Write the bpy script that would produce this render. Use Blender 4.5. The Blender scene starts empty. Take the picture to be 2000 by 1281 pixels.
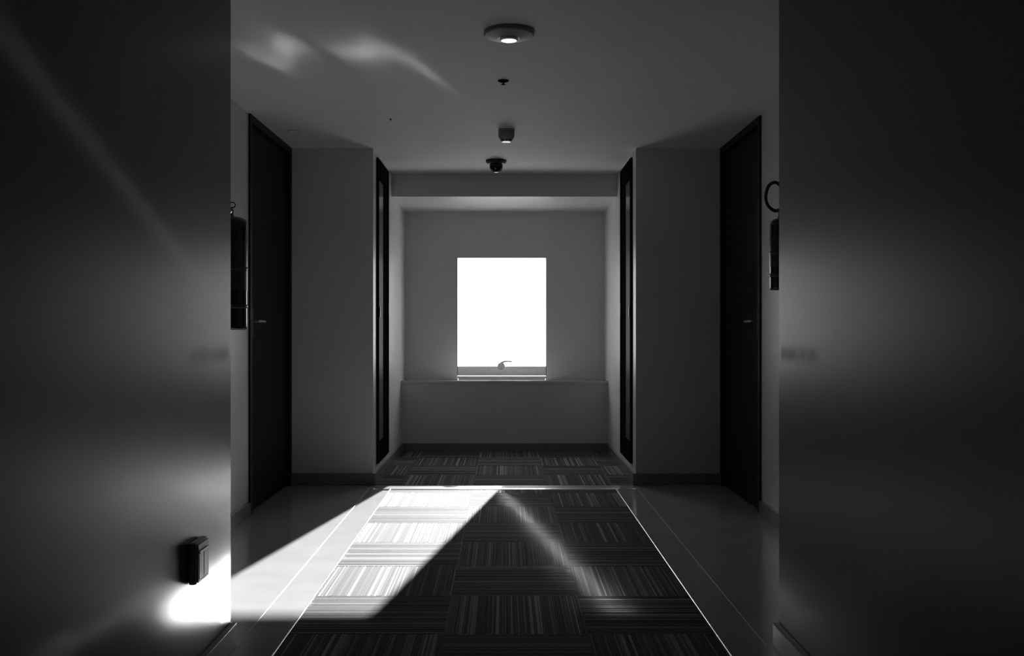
import bpy, bmesh, math, random
from mathutils import Vector, Matrix
PI = math.pi
S = bpy.context.scene
COL = S.collection
random.seed(7)

# ------------------------------------------------------------------ camera
F, CX, CY, H = 1944.0, 986.0, 640.0, 1.08          # focal length (px of 2000), vanishing point, eye height
cam = bpy.data.cameras.new('camera')
cam.sensor_width = 36.0
cam.lens = 36.0 * F / 2000.0
cam.shift_x = (1000.0 - CX) / 2000.0
cam.shift_y = (CY - 640.5) / 2000.0
cam.clip_start = 0.05
co = bpy.data.objects.new('camera', cam)
co.location = (0, 0, H)
co.rotation_euler = (PI / 2, 0, 0)
COL.objects.link(co)
S.camera = co

# ------------------------------------------------------------------ world, sun, exposure
W = bpy.data.worlds.new('hazy_sky')
S.world = W
W.use_nodes = True
bg = W.node_tree.nodes['Background']
bg.inputs['Color'].default_value = (1, 1, 1, 1)
bg.inputs['Strength'].default_value = 5.2
sl = bpy.data.lights.new('sun', 'SUN')
sl.energy = 35.0
sl.angle = math.radians(0.6)
so = bpy.data.objects.new('sun', sl)
SUN_D = Vector((-0.16, -1.0, -0.313)).normalized()
so.rotation_euler = SUN_D.to_track_quat('-Z', 'Y').to_euler()
so.location = (2, 14, 6)
COL.objects.link(so)
S.view_settings.view_transform = 'Standard'
S.view_settings.look = 'None'
S.view_settings.exposure = 0.0
S.view_settings.gamma = 1.0
S.view_settings.use_curve_mapping = False
c = S.cycles
c.use_denoising = True
c.use_adaptive_sampling = False
c.max_bounces = 14
c.diffuse_bounces = 10
c.glossy_bounces = 8
c.caustics_reflective = True
c.blur_glossy = 0.0
c.sample_clamp_indirect = 0.0
c.use_guiding = True
c.use_surface_guiding = True
c.surface_guiding_probability = 0.7
c.use_light_tree = True

# the window's opening, as an importance portal for the sky (gives off no light of its own)
pl = bpy.data.lights.new('window_portal', 'AREA')
pl.shape = 'RECTANGLE'
pl.size, pl.size_y = 0.80, 1.10
pl.cycles.is_portal = True
po = bpy.data.objects.new('window_portal', pl)
po.location = (-0.028, 9.26, 1.165)
po.rotation_euler = (-PI / 2, 0, 0)
COL.objects.link(po)

# ------------------------------------------------------------------ materials
def mat(name, col, rough=0.5, metal=0.0, spec=0.5, noise=0.0, nscale=8.0, bump=0.0, bscale=200.0, coat=0.0):
    m = bpy.data.materials.new(name)
    m.use_nodes = True
    nt = m.node_tree
    b = nt.nodes['Principled BSDF']
    b.inputs['Base Color'].default_value = (col, col, col, 1)
    b.inputs['Roughness'].default_value = rough
    b.inputs['Metallic'].default_value = metal
    b.inputs['Specular IOR Level'].default_value = spec
    b.inputs['Coat Weight'].default_value = coat
    b.inputs['Coat Roughness'].default_value = 0.05
    tc = nt.nodes.new('ShaderNodeTexCoord')
    if noise:
        n = nt.nodes.new('ShaderNodeTexNoise')
        n.inputs['Scale'].default_value = nscale
        n.inputs['Detail'].default_value = 4
        nt.links.new(tc.outputs['Object'], n.inputs['Vector'])
        r = nt.nodes.new('ShaderNodeMapRange')
        r.inputs['From Min'].default_value = 0.3
        r.inputs['From Max'].default_value = 0.7
        r.inputs['To Min'].default_value = col * (1 - noise)
        r.inputs['To Max'].default_value = col * (1 + noise)
        nt.links.new(n.outputs['Fac'], r.inputs['Value'])
        nt.links.new(r.outputs['Result'], b.inputs['Base Color'])
    if bump:
        n2 = nt.nodes.new('ShaderNodeTexNoise')
        n2.inputs['Scale'].default_value = bscale
        n2.inputs['Detail'].default_value = 3
        nt.links.new(tc.outputs['Object'], n2.inputs['Vector'])
        bp = nt.nodes.new('ShaderNodeBump')
        bp.inputs['Strength'].default_value = bump
        bp.inputs['Distance'].default_value = 0.002
        nt.links.new(n2.outputs['Fac'], bp.inputs['Height'])
        nt.links.new(bp.outputs['Normal'], b.inputs['Normal'])
    return m

M = {}
M['ceiling'] = mat('ceiling_paint', 0.66, 0.75, noise=0.03, nscale=3)
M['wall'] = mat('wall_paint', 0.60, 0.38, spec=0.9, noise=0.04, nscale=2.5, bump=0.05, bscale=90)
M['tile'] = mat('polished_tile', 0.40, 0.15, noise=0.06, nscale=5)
M['wallnear'] = mat('near_wall_paint', 0.10, 0.34, spec=0.15, noise=0.05, nscale=2.5, bump=0.05, bscale=90)  # near walls: one even tone, set darker than the lobby walls
M['skirting'] = mat('skirting_tile', 0.19, 0.18, noise=0.08, nscale=6)
M['sill'] = mat('polished_sill', 0.65, 0.07, spec=1.0)
M['door'] = mat('dark_veneer', 0.006, 0.55, spec=0.2, noise=0.3, nscale=9)
M['doorframe'] = mat('dark_frame', 0.006, 0.5, spec=0.25)
M['glossdoor'] = mat('dark_lacquer', 0.014, 0.16)
M['metal'] = mat('brushed_metal', 0.6, 0.30, metal=1.0, coat=1.0)
M['trim'] = mat('trim_metal', 0.80, 0.28, metal=1.0)
M['inlay'] = mat('inlay_metal', 0.5, 0.45, metal=0.6)
M['reveal'] = mat('reveal_metal', 0.86, 0.07, metal=1.0)
M['rail'] = mat('grey_aluminium', 0.75, 0.45, noise=0.05, nscale=30)
M['frame'] = mat('pale_aluminium', 0.75, 0.40)
M['handle'] = mat('dull_plastic', 0.5, 0.5)
M['white'] = mat('white_plastic', 0.75, 0.35)
M['lens'] = mat('gloss_lens', 0.80, 0.06, spec=0.8)
M['grey'] = mat('grey_plastic', 0.22, 0.45)
M['dark'] = mat('dark_plastic', 0.02, 0.35)
M['matt'] = mat('matt_dark', 0.01, 0.9, spec=0.0)
M['black'] = mat('black_dome', 0.004, 0.08)
M['ext'] = mat('extinguisher_paint', 0.008, 0.06)
M['extlabel'] = mat('extinguisher_label', 0.02, 0.3, noise=0.6, nscale=45)
M['rubber'] = mat('black_rubber', 0.010, 0.5)
M['socket'] = mat('socket_plastic', 0.5, 0.30)
M['ext_grey'] = mat('render_outside', 0.5, 0.9)

# near walls carry a trolley scuff at about one metre: dirt with its own shape
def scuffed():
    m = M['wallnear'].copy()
    m.name = 'near_wall_paint_scuffed'
    nt = m.node_tree
    b = nt.nodes['Principled BSDF']
    src = b.inputs['Base Color'].links[0].from_socket
    tc = [n for n in nt.nodes if n.type == 'TEX_COORD'][0]
    sep = nt.nodes.new('ShaderNodeSeparateXYZ')
    nt.links.new(tc.outputs['Object'], sep.inputs[0])
    def band(sock, a0, a1, a2, a3):
        u = nt.nodes.new('ShaderNodeMapRange'); u.interpolation_type = 'SMOOTHSTEP'
        u.inputs['From Min'].default_value = a0; u.inputs['From Max'].default_value = a1
        nt.links.new(sock, u.inputs['Value'])
        v = nt.nodes.new('ShaderNodeMapRange'); v.interpolation_type = 'SMOOTHSTEP'
        v.inputs['From Min'].default_value = a2; v.inputs['From Max'].default_value = a3
        v.inputs['To Min'].default_value = 1; v.inputs['To Max'].default_value = 0
        nt.links.new(sock, v.inputs['Value'])
        p = nt.nodes.new('ShaderNodeMath'); p.operation = 'MULTIPLY'
        nt.links.new(u.outputs[0], p.inputs[0]); nt.links.new(v.outputs[0], p.inputs[1])
        return p.outputs[0]
    n = nt.nodes.new('ShaderNodeTexNoise'); n.inputs['Scale'].default_value = 11; n.inputs['Detail'].default_value = 3
    nt.links.new(tc.outputs['Object'], n.inputs['Vector'])
    k = nt.nodes.new('ShaderNodeMapRange')
    k.inputs['From Min'].default_value = 0.35; k.inputs['From Max'].default_value = 0.6
    k.inputs['To Min'].default_value = 0.25; k.inputs['To Max'].default_value = 0.5
    nt.links.new(n.outputs['Fac'], k.inputs['Value'])
    z = band(sep.outputs['Z'], 0.955, 0.99, 0.995, 1.035)
    y = band(sep.outputs['Y'], 2.9, 3.0, 3.33, 3.37)
    a = nt.nodes.new('ShaderNodeMath'); a.operation = 'MULTIPLY'
    nt.links.new(z, a.inputs[0]); nt.links.new(y, a.inputs[1])
    a2 = nt.nodes.new('ShaderNodeMath'); a2.operation = 'MULTIPLY'
    nt.links.new(a.outputs[0], a2.inputs[0]); nt.links.new(k.outputs[0], a2.inputs[1])
    mx = nt.nodes.new('ShaderNodeMix'); mx.data_type = 'RGBA'
    nt.links.new(a2.outputs[0], mx.inputs[0])
    nt.links.new(src, mx.inputs[6])
    mx.inputs[7].default_value = (0.03, 0.03, 0.03, 1)
    nt.links.new(mx.outputs[2], b.inputs['Base Color'])
    rm = nt.nodes.new('ShaderNodeMapRange')
    rm.inputs['To Min'].default_value = 0.34; rm.inputs['To Max'].default_value = 0.55
    nt.links.new(a2.outputs[0], rm.inputs['Value'])
    nt.links.new(rm.outputs[0], b.inputs['Roughness'])
    return m
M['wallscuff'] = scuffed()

# carpet: every rib carries its own yarn tone (an attribute), the shader adds fibre
def carpet_mat():
    m = bpy.data.materials.new('ribbed_carpet')
    m.use_nodes = True
    nt = m.node_tree
    b = nt.nodes['Principled BSDF']
    at = nt.nodes.new('ShaderNodeAttribute'); at.attribute_name = 'yarn'
    tc = nt.nodes.new('ShaderNodeTexCoord')
    n = nt.nodes.new('ShaderNodeTexNoise'); n.inputs['Scale'].default_value = 320; n.inputs['Detail'].default_value = 2
    nt.links.new(tc.outputs['Object'], n.inputs['Vector'])
    r = nt.nodes.new('ShaderNodeMapRange')
    r.inputs['From Min'].default_value = 0.3; r.inputs['From Max'].default_value = 0.7
    r.inputs['To Min'].default_value = 0.7; r.inputs['To Max'].default_value = 1.3
    nt.links.new(n.outputs['Fac'], r.inputs['Value'])
    mu = nt.nodes.new('ShaderNodeMath'); mu.operation = 'MULTIPLY'
    nt.links.new(at.outputs['Fac'], mu.inputs[0]); nt.links.new(r.outputs[0], mu.inputs[1])
    nt.links.new(mu.outputs[0], b.inputs['Base Color'])
    b.inputs['Roughness'].default_value = 0.75
    b.inputs['Specular IOR Level'].default_value = 0.05
    return m
M['carpet'] = carpet_mat()

def glass_mat():
    m = bpy.data.materials.new('window_glass')
    m.use_nodes = True
    nt = m.node_tree
    for n in list(nt.nodes):
        if n.type == 'BSDF_PRINCIPLED': nt.nodes.remove(n)
    out = [n for n in nt.nodes if n.type == 'OUTPUT_MATERIAL'][0]
    tr = nt.nodes.new('ShaderNodeBsdfTransparent'); tr.inputs[0].default_value = (0.93, 0.93, 0.93, 1)
    gl = nt.nodes.new('ShaderNodeBsdfGlossy'); gl.inputs['Roughness'].default_value = 0.02
    lw = nt.nodes.new('ShaderNodeLayerWeight'); lw.inputs['Blend'].default_value = 0.5
    pw = nt.nodes.new('ShaderNodeMath'); pw.operation = 'POWER'; pw.inputs[1].default_value = 5.0
    fr = nt.nodes.new('ShaderNodeMath'); fr.operation = 'MULTIPLY_ADD'
    fr.inputs[1].default_value = 0.9; fr.inputs[2].default_value = 0.03
    nt.links.new(lw.outputs['Facing'], pw.inputs[0]); nt.links.new(pw.outputs[0], fr.inputs[0])
    mx = nt.nodes.new('ShaderNodeMixShader')
    nt.links.new(fr.outputs[0], mx.inputs[0]); nt.links.new(tr.outputs[0], mx.inputs[1]); nt.links.new(gl.outputs[0], mx.inputs[2])
    nt.links.new(mx.outputs[0], out.inputs['Surface'])
    return m
M['glass'] = glass_mat()

# ------------------------------------------------------------------ mesh helpers
def link(name, bm, m, parent=None, smooth=False):
    me = bpy.data.meshes.new(name)
    bm.normal_update()
    bm.to_mesh(me); bm.free()
    if smooth:
        for p in me.polygons: p.use_smooth = True
    me.materials.append(m)
    o = bpy.data.objects.new(name, me)
    COL.objects.link(o)
    if parent: o.parent = parent
    return o

def box(bm, x0, x1, y0, y1, z0, z1, bevel=0.0, seg=2):
    r = bmesh.ops.create_cube(bm, size=1.0)
    vs = r['verts']
    for v in vs:
        v.co = Vector((x0 + (v.co.x + .5) * (x1 - x0), y0 + (v.co.y + .5) * (y1 - y0), z0 + (v.co.z + .5) * (z1 - z0)))
    if bevel:
        es = list({e for v in vs for e in v.link_edges})
        bmesh.ops.bevel(bm, geom=es, offset=bevel, segments=seg, affect='EDGES', profile=0.6)
    return bm

def boxes(*bs, bevel=0.0):
    bm = bmesh.new()
    for b in bs: box(bm, *b, bevel=bevel)
    return bm

def lathe(profile, seg=40, closed_ends=True):
    """profile: list of (radius, z)"""
    bm = bmesh.new()
    rings = []
    for r, z in profile:
        if r < 1e-6:
            rings.append([bm.verts.new((0, 0, z))])
        else:
            rings.append([bm.verts.new((r * math.cos(2 * PI * i / seg), r * math.sin(2 * PI * i / seg), z)) for i in range(seg)])
    for a, b in zip(rings, rings[1:]):
        for i in range(seg):
            j = (i + 1) % seg
            if len(a) == 1 and len(b) == 1: continue
            if len(a) == 1: bm.faces.new((a[0], b[i], b[j]))
            elif len(b) == 1: bm.faces.new((a[i], a[j], b[0]))
            else: bm.faces.new((a[i], a[j], b[j], b[i]))
    for ring in (rings[0], rings[-1]):
        if closed_ends and len(ring) > 1: bm.faces.new(ring)
    bmesh.ops.recalc_face_normals(bm, faces=bm.faces)
    return bm

def tube(path, rad, seg=10, sub=8):
    """smooth tube along a Catmull-Rom path; rad may be a number or a list"""
    P = [Vector(p) for p in path]
    R = rad if isinstance(rad, (list, tuple)) else [rad] * len(P)
    pts, rs = [], []
    for i in range(len(P) - 1):
        p0, p1, p2, p3 = P[max(i - 1, 0)], P[i], P[i + 1], P[min(i + 2, len(P) - 1)]
        for k in range(sub):
            t = k / sub
            pts.append(0.5 * ((2 * p1) + (p2 - p0) * t + (2 * p0 - 5 * p1 + 4 * p2 - p3) * t * t + (3 * p1 - p0 - 3 * p2 + p3) * t ** 3))
            rs.append(R[i] + (R[i + 1] - R[i]) * t)
    pts.append(P[-1]); rs.append(R[-1])
    bm = bmesh.new()
    rings = []
    up = Vector((0.13, 0.97, 0.21)).normalized()
    for i, p in enumerate(pts):
        d = (pts[min(i + 1, len(pts) - 1)] - pts[max(i - 1, 0)]).normalized()
        a = d.cross(up)
        if a.length < 1e-3: a = d.cross(Vector((1, 0, 0)))
        a.normalize(); b = d.cross(a).normalized()
        rings.append([bm.verts.new(p + rs[i] * (math.cos(2 * PI * k / seg) * a + math.sin(2 * PI * k / seg) * b)) for k in range(seg)])
    for a, b in zip(rings, rings[1:]):
        for k in range(seg):
            j = (k + 1) % seg
            bm.faces.new((a[k], a[j], b[j], b[k]))
    bm.faces.new(rings[0]); bm.faces.new(rings[-1])
    bmesh.ops.recalc_face_normals(bm, faces=bm.faces)
    return bm

def tag(o, label=None, cat=None, group=None, kind=None):
    if label: o['label'] = label
    if cat: o['category'] = cat
    if group: o['group'] = group
    if kind: o['kind'] = kind
    return o

def empty(name, loc=(0, 0, 0), rz=0.0):
    o = bpy.data.objects.new(name, None)
    o.empty_display_size = 0.1
    o.location = loc; o.rotation_euler = (0, 0, rz)
    COL.objects.link(o)
    return o

def struct(name, bm, m, label, cat):
    return tag(link(name, bm, m), label, cat, kind='structure')

# ------------------------------------------------------------------ dimensions
CEIL = 2.313
NX, NY = 0.93, 3.376               # near walls: face and far end
LX, RX = -1.475, 1.490             # side walls of the lobby
PY = 6.84                          # front of the piers
PXL, PXR = -0.905, 0.900           # inner faces of the piers (recess side walls)
LEDGE_Y, FAR_Y, OUT_Y = 8.68, 9.00, 9.226
WX0, WX1, WZ0, WZ1 = -0.4306, 0.375, 0.616, 1.714
BACK = -4.0
TH = 0.30

# ------------------------------------------------------------------ shell
floor = struct('floor', boxes((-2.2, 2.2, BACK - TH, 9.6, -0.12, 0.0)), M['tile'],
               'polished grey tile floor of the corridor with an inlaid carpet runner', 'floor')
ceil = struct('ceiling', boxes((-2.2, 2.2, BACK - TH, 9.6, CEIL, CEIL + 0.15)), M['ceiling'],
              'plain pale painted ceiling over corridor and lobby', 'ceiling')
struct('trim_1', boxes((PXL, PXR, 7.97, FAR_Y, 2.13, CEIL)), M['wall'],
       'dropped ceiling beam above the window recess', 'beam')
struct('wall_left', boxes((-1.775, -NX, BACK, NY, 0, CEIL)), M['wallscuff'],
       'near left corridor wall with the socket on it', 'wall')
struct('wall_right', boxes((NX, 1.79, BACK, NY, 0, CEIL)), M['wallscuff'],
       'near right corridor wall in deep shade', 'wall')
struct('wall_lobby_left', boxes((-1.775, LX, NY, 5.725, 0, CEIL)), M['wall'],
       'left lobby side wall behind the tall extinguisher', 'wall')
struct('wall_lobby_right', boxes((RX, 1.79, NY, 5.78, 0, CEIL)), M['wall'],
       'right lobby side wall behind the short extinguisher', 'wall')
struct('wall_pier_left', boxes((-2.1, PXL, PY, FAR_Y, 0, CEIL)), M['wall'],
       'left pier wall between the lobby door and window recess', 'wall')
struct('wall_pier_right', boxes((PXR, 2.1, PY, FAR_Y, 0, CEIL)), M['wall'],
       'right pier wall between the lobby door and window recess', 'wall')
bm = boxes((-2.1, WX0, FAR_Y, OUT_Y, 0, CEIL), (WX1, 2.1, FAR_Y, OUT_Y, 0, CEIL),
           (WX0, WX1, FAR_Y, OUT_Y, WZ1, CEIL), (WX0, WX1, FAR_Y, OUT_Y, 0, WZ0 - 0.02),
           (PXL, PXR, LEDGE_Y, FAR_Y, 0, WZ0 - 0.02))
wf = struct('wall_far', bm, M['wall'], 'end wall of the recess around the bright window', 'wall')
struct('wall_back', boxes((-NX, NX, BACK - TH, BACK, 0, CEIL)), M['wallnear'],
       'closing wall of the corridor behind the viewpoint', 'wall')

# polished ledge across the full recess, a little uneven and tipped back towards the glass
bm = bmesh.new()
nx, ny = 60, 14
def ledge_z(x, y):
    t = (y - LEDGE_Y) / (FAR_Y - LEDGE_Y)
    b = 0.016 * math.exp(-((x - 0.31) / 0.09) ** 2) + 0.005 * math.exp(-((x + 0.40) / 0.06) ** 2)
    return WZ0 - 0.0112 * t - b * min(t, 0.6) ** 2 + 0.00035 * math.sin(7.0 * x + 1.0) + 0.0003 * math.sin(17 * x + 2.2 + 3 * t)
g = [[bm.verts.new((PXL + (PXR - PXL) * i / nx, (LEDGE_Y - 0.006) + (FAR_Y - LEDGE_Y + 0.006) * j / ny, 0)) for j in range(ny + 1)] for i in range(nx + 1)]
for row in g:
    for v in row: v.co.z = ledge_z(v.co.x, v.co.y)
for i in range(nx):
    for j in range(ny):
        bm.faces.new((g[i][j], g[i + 1][j], g[i + 1][j + 1], g[i][j + 1]))
res = bmesh.ops.extrude_face_region(bm, geom=bm.faces[:])
for v in [e for e in res['geom'] if isinstance(e, bmesh.types.BMVert)]: v.co.z = WZ0 - 0.02
bmesh.ops.recalc_face_normals(bm, faces=bm.faces)
ledge = link('sill_ledge', bm, M['sill'], wf)
for p in ledge.data.polygons: p.use_smooth = abs(p.normal.z) > 0.9

# ------------------------------------------------------------------ skirting
SK, ST = 0.08, 0.021
def skirt(name, b, label):
    return struct(name, boxes(b, bevel=0.003), M['skirting'], label, 'baseboard')
skirt('baseboard_left', (-NX, -NX + ST, BACK, NY + 0.004, 0, SK), 'dark tile skirting along the near left wall')
skirt('baseboard_right', (NX - ST, NX, BACK, NY + 0.004, 0, SK), 'dark tile skirting along the near right wall')
skirt('baseboard_lobby_left', (LX, LX + ST, NY, 5.70, 0, SK), 'dark tile skirting under the tall extinguisher')
skirt('baseboard_lobby_right', (RX - ST, RX, NY, 5.755, 0, SK), 'dark tile skirting under the short extinguisher')
skirt('baseboard_pier_left', (LX, PXL + ST, PY - ST, PY, 0, SK), 'dark tile skirting across the left pier front')
skirt('baseboard_pier_right', (PXR - ST, RX, PY - ST, PY, 0, SK), 'dark tile skirting across the right pier front')
skirt('baseboard_recess_left', (PXL, PXL + ST, PY, LEDGE_Y, 0, SK), 'tile skirting along the recess left of the window')
skirt('baseboard_recess_right', (PXR - ST, PXR, PY, LEDGE_Y, 0, SK), 'tile skirting along the recess right of the window')
skirt('baseboard_far', (PXL + ST, PXR - ST, LEDGE_Y - ST, LEDGE_Y, 0, SK - 0.005), 'dark tile skirting below the window ledge')
skirt('baseboard_return_left', (LX, -NX, NY, NY + ST, 0, SK), 'skirting on the hidden left wall return')
skirt('baseboard_return_right', (NX, RX, NY, NY + ST, 0, SK), 'skirting on the hidden right wall return')

# ------------------------------------------------------------------ metal strips in the floor
CL, CR = -0.759, 0.739             # edges of the carpet runner
STRIP0, STRIP1 = 6.62, 6.79
def strip(name, b, label):
    return struct(name, boxes(b, bevel=0.0003), M['inlay'], label, 'trim')
def half_round(name, x0, x1, y0, y1, h, label):
    bm = bmesh.new()
    n = 8
    rows = []
    for y in (y0, y1):
        rows.append([bm.verts.new(((x0 + x1) / 2 - (x1 - x0) / 2 * math.cos(PI * k / n), y, h * (0.45 + 0.55 * math.sin(PI * k / n)) if 0 < k < n else 0.0)) for k in range(n + 1)])
    for k in range(n): bm.faces.new((rows[0][k], rows[0][k + 1], rows[1][k + 1], rows[1][k]))
    bm.faces.new(rows[0]); bm.faces.new(rows[1])
    bmesh.ops.recalc_face_normals(bm, faces=bm.faces)
    return struct(name, bm, M['trim'], label, 'trim')
half_round('trim_2', CL - 0.007, CL, BACK, STRIP0, 0.007, 'thin bright metal strip along the left carpet edge')
half_round('trim_3', CR, CR + 0.007, BACK, STRIP0, 0.007, 'thin bright metal strip along the right carpet edge')
strip('trim_4', (-0.913, -0.909, NY + 0.004, PY - ST, 0, 0.0012), 'thin metal inlay in the tiles left of the carpet')
strip('trim_5', (0.887, 0.890, NY + 0.004, PY - ST, 0, 0.0012), 'thin metal inlay in the tiles right of the carpet')
bm = bmesh.new()
prof = [(STRIP0, 0.0), (STRIP0 + 0.004, 0.0058), (STRIP0 + 0.03, 0.0086), (STRIP1 - 0.03, 0.0076), (STRIP1 - 0.004, 0.006), (STRIP1, 0.0)]
rows = [[bm.verts.new((x, y, z)) for y, z in prof] for x in (PXL + ST, PXR - ST)]
for k in range(len(prof) - 1): bm.faces.new((rows[0][k], rows[1][k], rows[1][k + 1], rows[0][k + 1]))
bm.faces.new(rows[0]); bm.faces.new(rows[1])
bm.faces.new((rows[0][0], rows[0][-1], rows[1][-1], rows[1][0]))
bmesh.ops.recalc_face_normals(bm, faces=bm.faces)
struct('trim_6', bm, M['metal'], 'wide polished threshold plate across the floor between carpet runner and recess', 'threshold')

# ------------------------------------------------------------------ carpet tiles, quarter-turned
def carpet_tile(x0, x1, y0, y1, vertical, rng):
    """ribbed carpet tile; ribs run along Y when vertical, along X otherwise"""
    w, l = (x1 - x0, y1 - y0) if vertical else (y1 - y0, x1 - x0)
    bm = bmesh.new()
    lay = bm.loops.layers.float_color.new('yarn')
    gap = 0.0003
    p = gap
    n = 0
    def quad(a, tone):
        f = bm.faces.new([bm.verts.new(q) for q in a])
        for lo in f.loops: lo[lay] = (tone, tone, tone, 1)
    last = 0
    while p < w - gap - 1e-5:
        wid = min(rng.choice((0.005, 0.006, 0.008, 0.010, 0.013)), w - gap - p)
        u = rng.random()
        tone = rng.uniform(0.06, 0.10) if u < 0.5 else (rng.uniform(0.10, 0.18) if u < 0.82 else rng.uniform(0.20, 0.34))
        h = rng.uniform(0.0016, 0.0026)
        e = 0.0012
        a, b = p, p + wid
        q = [(a, 0), (a + e, h), (b - e, h), (b, 0)]
        for (u0, z0), (u1, z1) in zip(q, q[1:]):
            quad([(u0, gap, z0), (u1, gap, z1), (u1, l - gap, z1), (u0, l - gap, z0)], tone)
        quad([(q[0][0], gap, 0), (q[3][0], gap, 0), (q[2][0], gap, h), (q[1][0], gap, h)], tone)
        quad([(q[0][0], l - gap, 0), (q[1][0], l - gap, h), (q[2][0], l - gap, h), (q[3][0], l - gap, 0)], tone)
        p += wid
    for v in bm.verts:
        if vertical: v.co = Vector((v.co.x + x0, v.co.y + y0, v.co.z))
        else: v.co = Vector((v.co.y + x0, y1 - v.co.x, v.co.z))
    bm.normal_update()
    for f in bm.faces:
        if f.normal.z < 0: f.normal_flip()
    cx, cy = (x0 + x1) / 2, (y0 + y1) / 2
    for v in bm.verts: v.co -= Vector((cx, cy, 0))
    o = link('carpet_tile', bm, M['carpet'], floor)
    o.location = (cx, cy, 0.0005)
    return o

rng = random.Random(3)
ys = [STRIP0, 6.50] + [6.0 - 0.5 * k for k in range(0, 15)]      # down to y = -1
xs = [CL, -0.216, 0.295, CR]
for r in range(len(ys) - 1):
    for k in range(3):
        carpet_tile(xs[k], xs[k + 1], ys[r + 1], ys[r], (r + k) % 2 == 1 if r else k == 1, rng) if r else \
            carpet_tile(xs[k], xs[k + 1], ys[1], ys[0], k == 1, rng)
carpet_tile(CL, CR, BACK, ys[-1], True, rng)
ys2 = [STRIP1, 7.29, 7.77, 8.27, LEDGE_Y - ST]
xs2 = [PXL + ST, -0.72, -0.216, 0.295, 0.74, PXR - ST]
for r in range(4):
    for k in range(5):
        carpet_tile(xs2[k], xs2[k + 1], ys2[r], ys2[r + 1], (r + k) % 2 == 1, rng)

# ------------------------------------------------------------------ window
win = tag(empty('window_1', (0, FAR_Y, WZ0)), 'small square bright window with a grey bottom rail in the end wall', 'window', kind='structure')
def wpart(name, bm, m, parent=None):
    o = link(name, bm, m, parent or win)
    if parent is None: o.matrix_parent_inverse = Matrix.Translation((0, -FAR_Y, -WZ0))
    return o
T = 0.004
RV = 9.15                         # the reveal's lining ends at the frame
wpart('reveal_lining', boxes((WX0, WX0 + 0.004, FAR_Y, RV, WZ0, WZ1)), M['reveal'])
wpart('reveal_lining', boxes((WX1 - 0.004, WX1, FAR_Y, RV, WZ0, WZ1)), M['reveal'])
wpart('reveal_lining', boxes((WX0 + 0.004, WX1 - 0.004, FAR_Y, RV, WZ1 - 0.004, WZ1)), M['reveal'])
fr = wpart('window_frame', boxes((WX0, WX0 + T, RV, 9.21, WZ0, WZ1), (WX1 - T, WX1, RV, 9.21, WZ0, WZ1),
                            (WX0 + T, WX1 - T, RV, 9.21, WZ1 - T, WZ1), (WX0 + T, WX1 - T, RV - 0.01, 9.21, WZ0 - 0.012, WZ0 + 0.018)), M['frame'])
wpart('bottom_rail', boxes((WX0 + T, WX1 - T, 9.165, 9.20, WZ0 + 0.022, 0.725), bevel=0.003), M['rail'])
wpart('pane', boxes((WX0 + T, WX1 - T, 9.178, 9.184, 0.72, WZ1 - T)), M['glass'])
wpart('stay_plate', boxes((WX0 + T, WX1 - T, FAR_Y - 0.004, RV - 0.01, WZ0 - 0.02, WZ0 - 0.010)), M['sill'])
hx = (979 - CX) * 9.16 / F
bm = lathe([(0.0, -0.012), (0.031, -0.012), (0.034, -0.006), (0.034, 0.008), (0.028, 0.012), (0.0, 0.012)], 28)
bmesh.ops.rotate(bm, verts=bm.verts, cent=(0, 0, 0), matrix=Matrix.Rotation(PI / 2, 3, 'X'))
bmesh.ops.translate(bm, verts=bm.verts, vec=(hx, 9.155, 0.727))
hd = wpart('window_handle', bm, M['handle'])
bm = tube([(hx - 0.012, 9.15, 0.742), (hx + 0.01, 9.146, 0.762), (hx + 0.05, 9.14, 0.772), (hx + 0.10, 9.13, 0.768)], [0.010, 0.010, 0.008, 0.005], 8)
o = link('lever', bm, M['handle'], hd)
o.matrix_parent_inverse = Matrix.Identity(4)
for p in o.data.polygons: p.use_smooth = True

# ------------------------------------------------------------------ lobby doors (dark, full height)
def lobby_door(name, side, X, y0, y1, label):
    """side -1: wall on the left, +1: on the right; the leaf faces the lobby"""
    d = tag(empty(name, (X, (y0 + y1) / 2, 0)), label, 'door', kind='structure')
    cy = (y0 + y1) / 2
    s = side
    a, b = y0 - cy, y1 - cy
    def bx(x0, x1, *r): return (min(s * x0, s * x1), max(s * x0, s * x1)) + r
    link('door_frame', boxes(bx(-0.012, 0.25, a, a + 0.045, 0, CEIL), bx(-0.012, 0.25, b - 0.045, b, 0, CEIL),
                             bx(-0.012, 0.25, a + 0.045, b - 0.045, CEIL - 0.045, CEIL)), M['doorframe'], d)
    lf = link('door_leaf', boxes(bx(0.012, 0.055, a + 0.048, b - 0.048, 0.006, CEIL - 0.048)), M['door'], d)
    h = link('door_handle', boxes(bx(0.0, 0.012, a + 0.075, a + 0.115, 1.02, 1.20), bevel=0.002), M['dark'], d)
    bm = tube([(s * 0.010, a + 0.095, 1.118), (s * -0.028, a + 0.095, 1.118), (s * -0.045, a + 0.105, 1.118), (s * -0.048, a + 0.20, 1.117)], 0.008, 10)
    link('lever', bm, M['metal'], h, smooth=True)
    link('backing', boxes(bx(0.20, 0.28, a, b, 0, CEIL)), M['doorframe'], d)
    return d
lobby_door('door_1', -1, LX, 5.725, PY - 0.0, 'dark full height door in the left lobby wall beside the tall extinguisher')
lobby_door('door_2', 1, RX, 5.78, PY - 0.0, 'dark full height door in the right lobby wall beside the short extinguisher')

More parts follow.
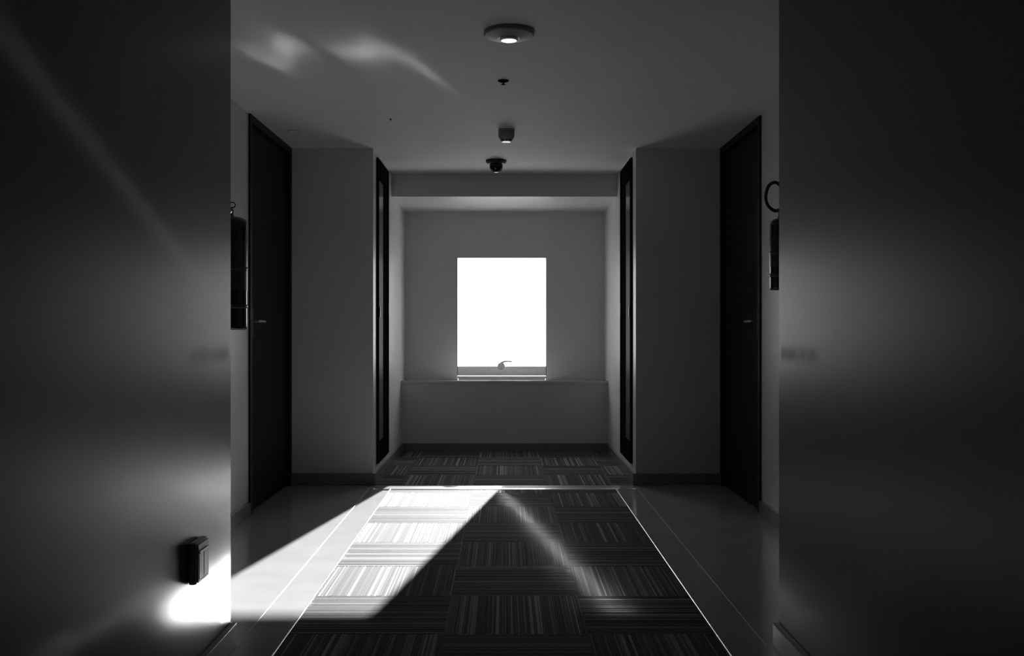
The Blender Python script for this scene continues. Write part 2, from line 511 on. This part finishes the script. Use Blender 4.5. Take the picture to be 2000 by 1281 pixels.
# ------------------------------------------------------------------ shaft doors on the recess side walls
def shaft_door(name, side, X, label):
    y0, y1, z0, z1 = 7.01, 7.66, 0.122, 2.28
    cy = (y0 + y1) / 2
    d = tag(empty(name, (X, cy, z0)), label, 'door', kind='structure')
    s = side                      # outward direction of the wall (leaf faces -s)
    a, b, t = y0 - cy, y1 - cy, z1 - z0
    def bx(x0, x1, *r): return (min(s * x0, s * x1), max(s * x0, s * x1)) + r
    w = 0.05
    link('door_frame', boxes(bx(-0.014, 0, a, a + w, 0, t), bx(-0.014, 0, b - w, b, 0, t),
                             bx(-0.014, 0, a + w, b - w, t - w, t), bx(-0.014, 0, a + w, b - w, 0, w)), M['matt'], d)
    lf = link('door_leaf', boxes(bx(-0.006, 0, a + w + 0.003, b - w - 0.003, w + 0.003, t - w - 0.003)), M['matt'], d)
    link('inset_panel', boxes(bx(-0.009, -0.006, a + 0.085, a + 0.315, w + 0.10, t - w - 0.10), bevel=0.001), M['glossdoor'], lf)
    link('door_pull', boxes(bx(-0.015, -0.009, a + w + 0.045, a + w + 0.065, 1.03, 1.11), bevel=0.0015), M['metal'], lf)
    for zz in (0.35, 1.05, 1.85):
        link('hinge', boxes(bx(-0.018, -0.006, b - w - 0.006, b - w + 0.006, zz, zz + 0.09)), M['doorframe'], d)
    return d
shaft_door('door_3', -1, PXL, 'narrow dark glossy shaft door in the recess wall left of the window')
shaft_door('door_4', 1, PXR, 'narrow dark glossy shaft door in the recess wall right of the window')

# ------------------------------------------------------------------ socket on the near left wall
sk = tag(empty('wall_socket', (-NX, 2.978, 0.385)), 'thick square wall socket with twin rockers low on the near left wall', 'socket')
d = 0.025
link('housing', boxes((0, d, -0.058, 0.058, -0.062, 0.062), bevel=0.008), M['socket'], sk)
link('face_frame', boxes((d, d + 0.004, -0.050, 0.050, 0.036, 0.055), (d, d + 0.004, -0.050, 0.050, -0.055, -0.047),
                         (d, d + 0.004, -0.050, -0.044, -0.047, 0.036), (d, d + 0.004, 0.044, 0.050, -0.047, 0.036)), M['grey'], sk)
for a in (-0.043, 0.002):
    link('rocker', boxes((d - 0.001, d + 0.005, a, a + 0.041, -0.046, 0.026), bevel=0.0015), M['white'], sk)
link('top_bar', boxes((d - 0.001, d + 0.007, -0.043, 0.043, 0.028, 0.036), bevel=0.001), M['white'], sk)

# ------------------------------------------------------------------ fire extinguishers
def extinguisher(loc, rad, body, wallx, label, hose_pts, name='fire_extinguisher', pin=False):
    e = tag(empty(name, loc), label, 'fire extinguisher', 'fire extinguishers on the lobby walls')
    r = rad
    sh = r * 0.62
    prof = [(0, 0), (r * 0.90, 0), (r * 0.97, 0.006), (r, 0.014), (r, body * 0.5), (r, body)]
    for k in range(1, 8):
        t = k / 7 * PI / 2
        prof.append((0.022 + (r - 0.022) * math.cos(t), body + sh * (0.55 if pin else 1) * math.sin(t)))
    top = prof[-1][1]
    prof += [(0.020, top + 0.012), (0, top + 0.012)]
    o = link('tank', lathe(prof, 40), M['ext'], e, smooth=True)
    bm = lathe([(r + 0.0012, body * 0.36), (r + 0.0015, body * 0.365), (r + 0.0015, body * 0.82), (r + 0.0012, body * 0.825)], 40, False)
    link('paper_label', bm, M['extlabel'], o, smooth=True)
    for zz in (body * 0.20, body * 0.55):
        link('band', lathe([(r + 0.0008, zz), (r + 0.003, zz + 0.002), (r + 0.003, zz + 0.016), (r + 0.0008, zz + 0.018)], 40, False), M['dark'], e, smooth=True)
    v = link('valve', lathe([(0.016, top + 0.008), (0.019, top + 0.012), (0.019, top + 0.034), (0.013, top + 0.04), (0, top + 0.04)], 20), M['dark'], e, smooth=True)
    s = 1 if wallx > loc[0] else -1
    link('grip', boxes((-0.010, 0.010, -0.085, 0.018, top + 0.036, top + 0.043), bevel=0.002), M['dark'], v)
    link('grip', boxes((-0.009, 0.009, -0.080, 0.012, top + 0.054, top + 0.060), bevel=0.002), M['dark'], v)
    g = lathe([(0, 0), (0.016, 0), (0.016, 0.012), (0, 0.013)], 20)
    bmesh.ops.rotate(g, verts=g.verts, cent=(0, 0, 0), matrix=Matrix.Rotation(PI / 2, 3, 'X'))
    bmesh.ops.translate(g, verts=g.verts, vec=(0, -0.017, top + 0.024))
    link('gauge', g, M['metal'], v)
    if pin:
        ring = [(0.012 + 0.015 * math.cos(2 * PI * k / 12), 0.004, top + 0.058 + 0.013 * math.sin(2 * PI * k / 12)) for k in range(13)]
        link('safety_pin', tube(ring, 0.003, 8, 3), M['dark'], v, smooth=True)
    link('hose', tube(hose_pts(top), 0.0085, 10), M['rubber'], e, smooth=True)
    wx = wallx - loc[0]
    link('wall_bracket', boxes((min(s * (r - 0.004), wx), max(s * (r - 0.004), wx), -0.022, 0.022, body * 0.30, body * 0.94)), M['dark'], e)
    return e
# tall one on the left wall
extinguisher((-1.36, 4.92, 1.07), 0.085, 0.53, LX, 'tall dark fire extinguisher hung on the left lobby wall by the door',
             lambda t: [(0, -0.02, t + 0.03), (-0.03, -0.075, t + 0.03), (-0.055, -0.105, t - 0.03), (-0.05, -0.108, t - 0.20), (-0.045, -0.105, t - 0.40)],
             pin=True)
# short one on the right wall, its hose looped up above the valve
extinguisher((1.40, 5.03, 1.27), 0.06, 0.325, RX, 'short fire extinguisher with looped hose on the right lobby wall',
             lambda t: [(-0.002, -0.010, t + 0.045), (-0.022, -0.018, t + 0.040), (-0.045, -0.024, t + 0.037), (-0.078, -0.028, t + 0.062), (-0.089, -0.028, t + 0.105),
                        (-0.075, -0.028, t + 0.158), (-0.042, -0.028, t + 0.178), (-0.008, -0.03, t + 0.152), (0.022, -0.045, t + 0.09), (0.03, -0.065, t + 0.0), (0.024, -0.072, t - 0.12), (0.02, -0.07, t - 0.22)])

# ------------------------------------------------------------------ things on the ceiling
def ceil_at(x, y):                 # a pixel on the ceiling -> place
    Y = F * (CEIL - H) / (CY - y)
    return ((x - CX) * Y / F, Y, CEIL)

x, Y, z = ceil_at(994, 61)
l = tag(empty('ceiling_light', (x, Y, z)), 'wide grey disc ceiling light with bright centre lens, nearest the viewer', 'ceiling light')
link('base_disc', lathe([(0, 0), (0.105, 0), (0.105, -0.016), (0.100, -0.020), (0.07, -0.026), (0.045, -0.031), (0, -0.031)], 56), M['grey'], l, smooth=False)
link('lens', lathe([(0.037, -0.029), (0.037, -0.035), (0.033, -0.040), (0, -0.040)], 40), M['lens'], l)

x, Y, z = ceil_at(983, 157)
l = tag(empty('sprinkler', (x, Y, z)), 'small dark sprinkler head between ceiling light and smoke detector', 'sprinkler')
link('rosette', lathe([(0, 0), (0.028, 0), (0.027, -0.004), (0.018, -0.008), (0, -0.008)], 28), M['matt'], l)
link('deflector', lathe([(0.004, -0.007), (0.004, -0.018), (0.011, -0.019), (0.011, -0.021), (0, -0.021)], 18), M['matt'], l)

x, Y, z = ceil_at(989, 253)
l = tag(empty('smoke_detector', (x, Y, z)), 'small tapered smoke detector with pale tip, just before the dome camera', 'smoke detector')
link('base', lathe([(0, 0), (0.051, 0), (0.051, -0.014), (0.048, -0.017), (0, -0.017)], 36), M['grey'], l)
link('body', lathe([(0.047, -0.015), (0.051, -0.020), (0.051, -0.040), (0.047, -0.052), (0.041, -0.060), (0.036, -0.064), (0, -0.064)], 36), M['grey'], l, smooth=False)
for k in range(8):
    a = 2 * PI * k / 8
    bm = boxes((0.022, 0.037, -0.004, 0.004, -0.0725, -0.060))
    bmesh.ops.rotate(bm, verts=bm.verts, cent=(0, 0, 0), matrix=Matrix.Rotation(a, 3, 'Z'))
    link('fin', bm, M['dark'], l)
link('tip', lathe([(0.024, -0.063), (0.030, -0.072), (0.031, -0.074), (0.028, -0.078), (0, -0.078)], 32), M['lens'], l)

x, Y, z = ceil_at(969, 313)
l = tag(empty('dome_camera', (x, Y, z)), 'black security dome camera on the ceiling before the beam', 'camera')
link('flange', lathe([(0, 0), (0.076, 0), (0.078, -0.006), (0.074, -0.016), (0.060, -0.028), (0.048, -0.032), (0, -0.032)], 40), M['dark'], l, smooth=False)
dm = [(0.049, -0.026), (0.049, -0.045)] + [(0.049 * math.cos(t), -0.045 - 0.047 * math.sin(t)) for t in [k * PI / 16 for k in range(1, 8)]] + [(0, -0.092)]
link('dome', lathe(dm, 40), M['black'], l, smooth=True)

x, Y, z = ceil_at(573, 256)
l = tag(empty('cover_plate', (x, Y, z)), 'faint flush round cover plate in the ceiling over the left lobby', 'cover plate')
link('plate', lathe([(0, 0), (0.036, 0), (0.036, -0.003), (0.033, -0.005), (0, -0.005)], 32), M['white'], l)
link('rim', lathe([(0.036, 0), (0.041, 0), (0.041, -0.002), (0.036, -0.002)], 32, False), M['grey'], l)

x, Y, z = ceil_at(763, 232)  # plain dark stud on the ceiling, not a lamp
l = tag(link('ceiling_stud', lathe([(0, 0), (0.006, 0), (0.006, -0.006), (0.003, -0.010), (0, -0.010)], 16), M['dark']),
        'tiny dark stud in the ceiling left of the smoke detector', 'stud')
l.location = (x, Y, z)
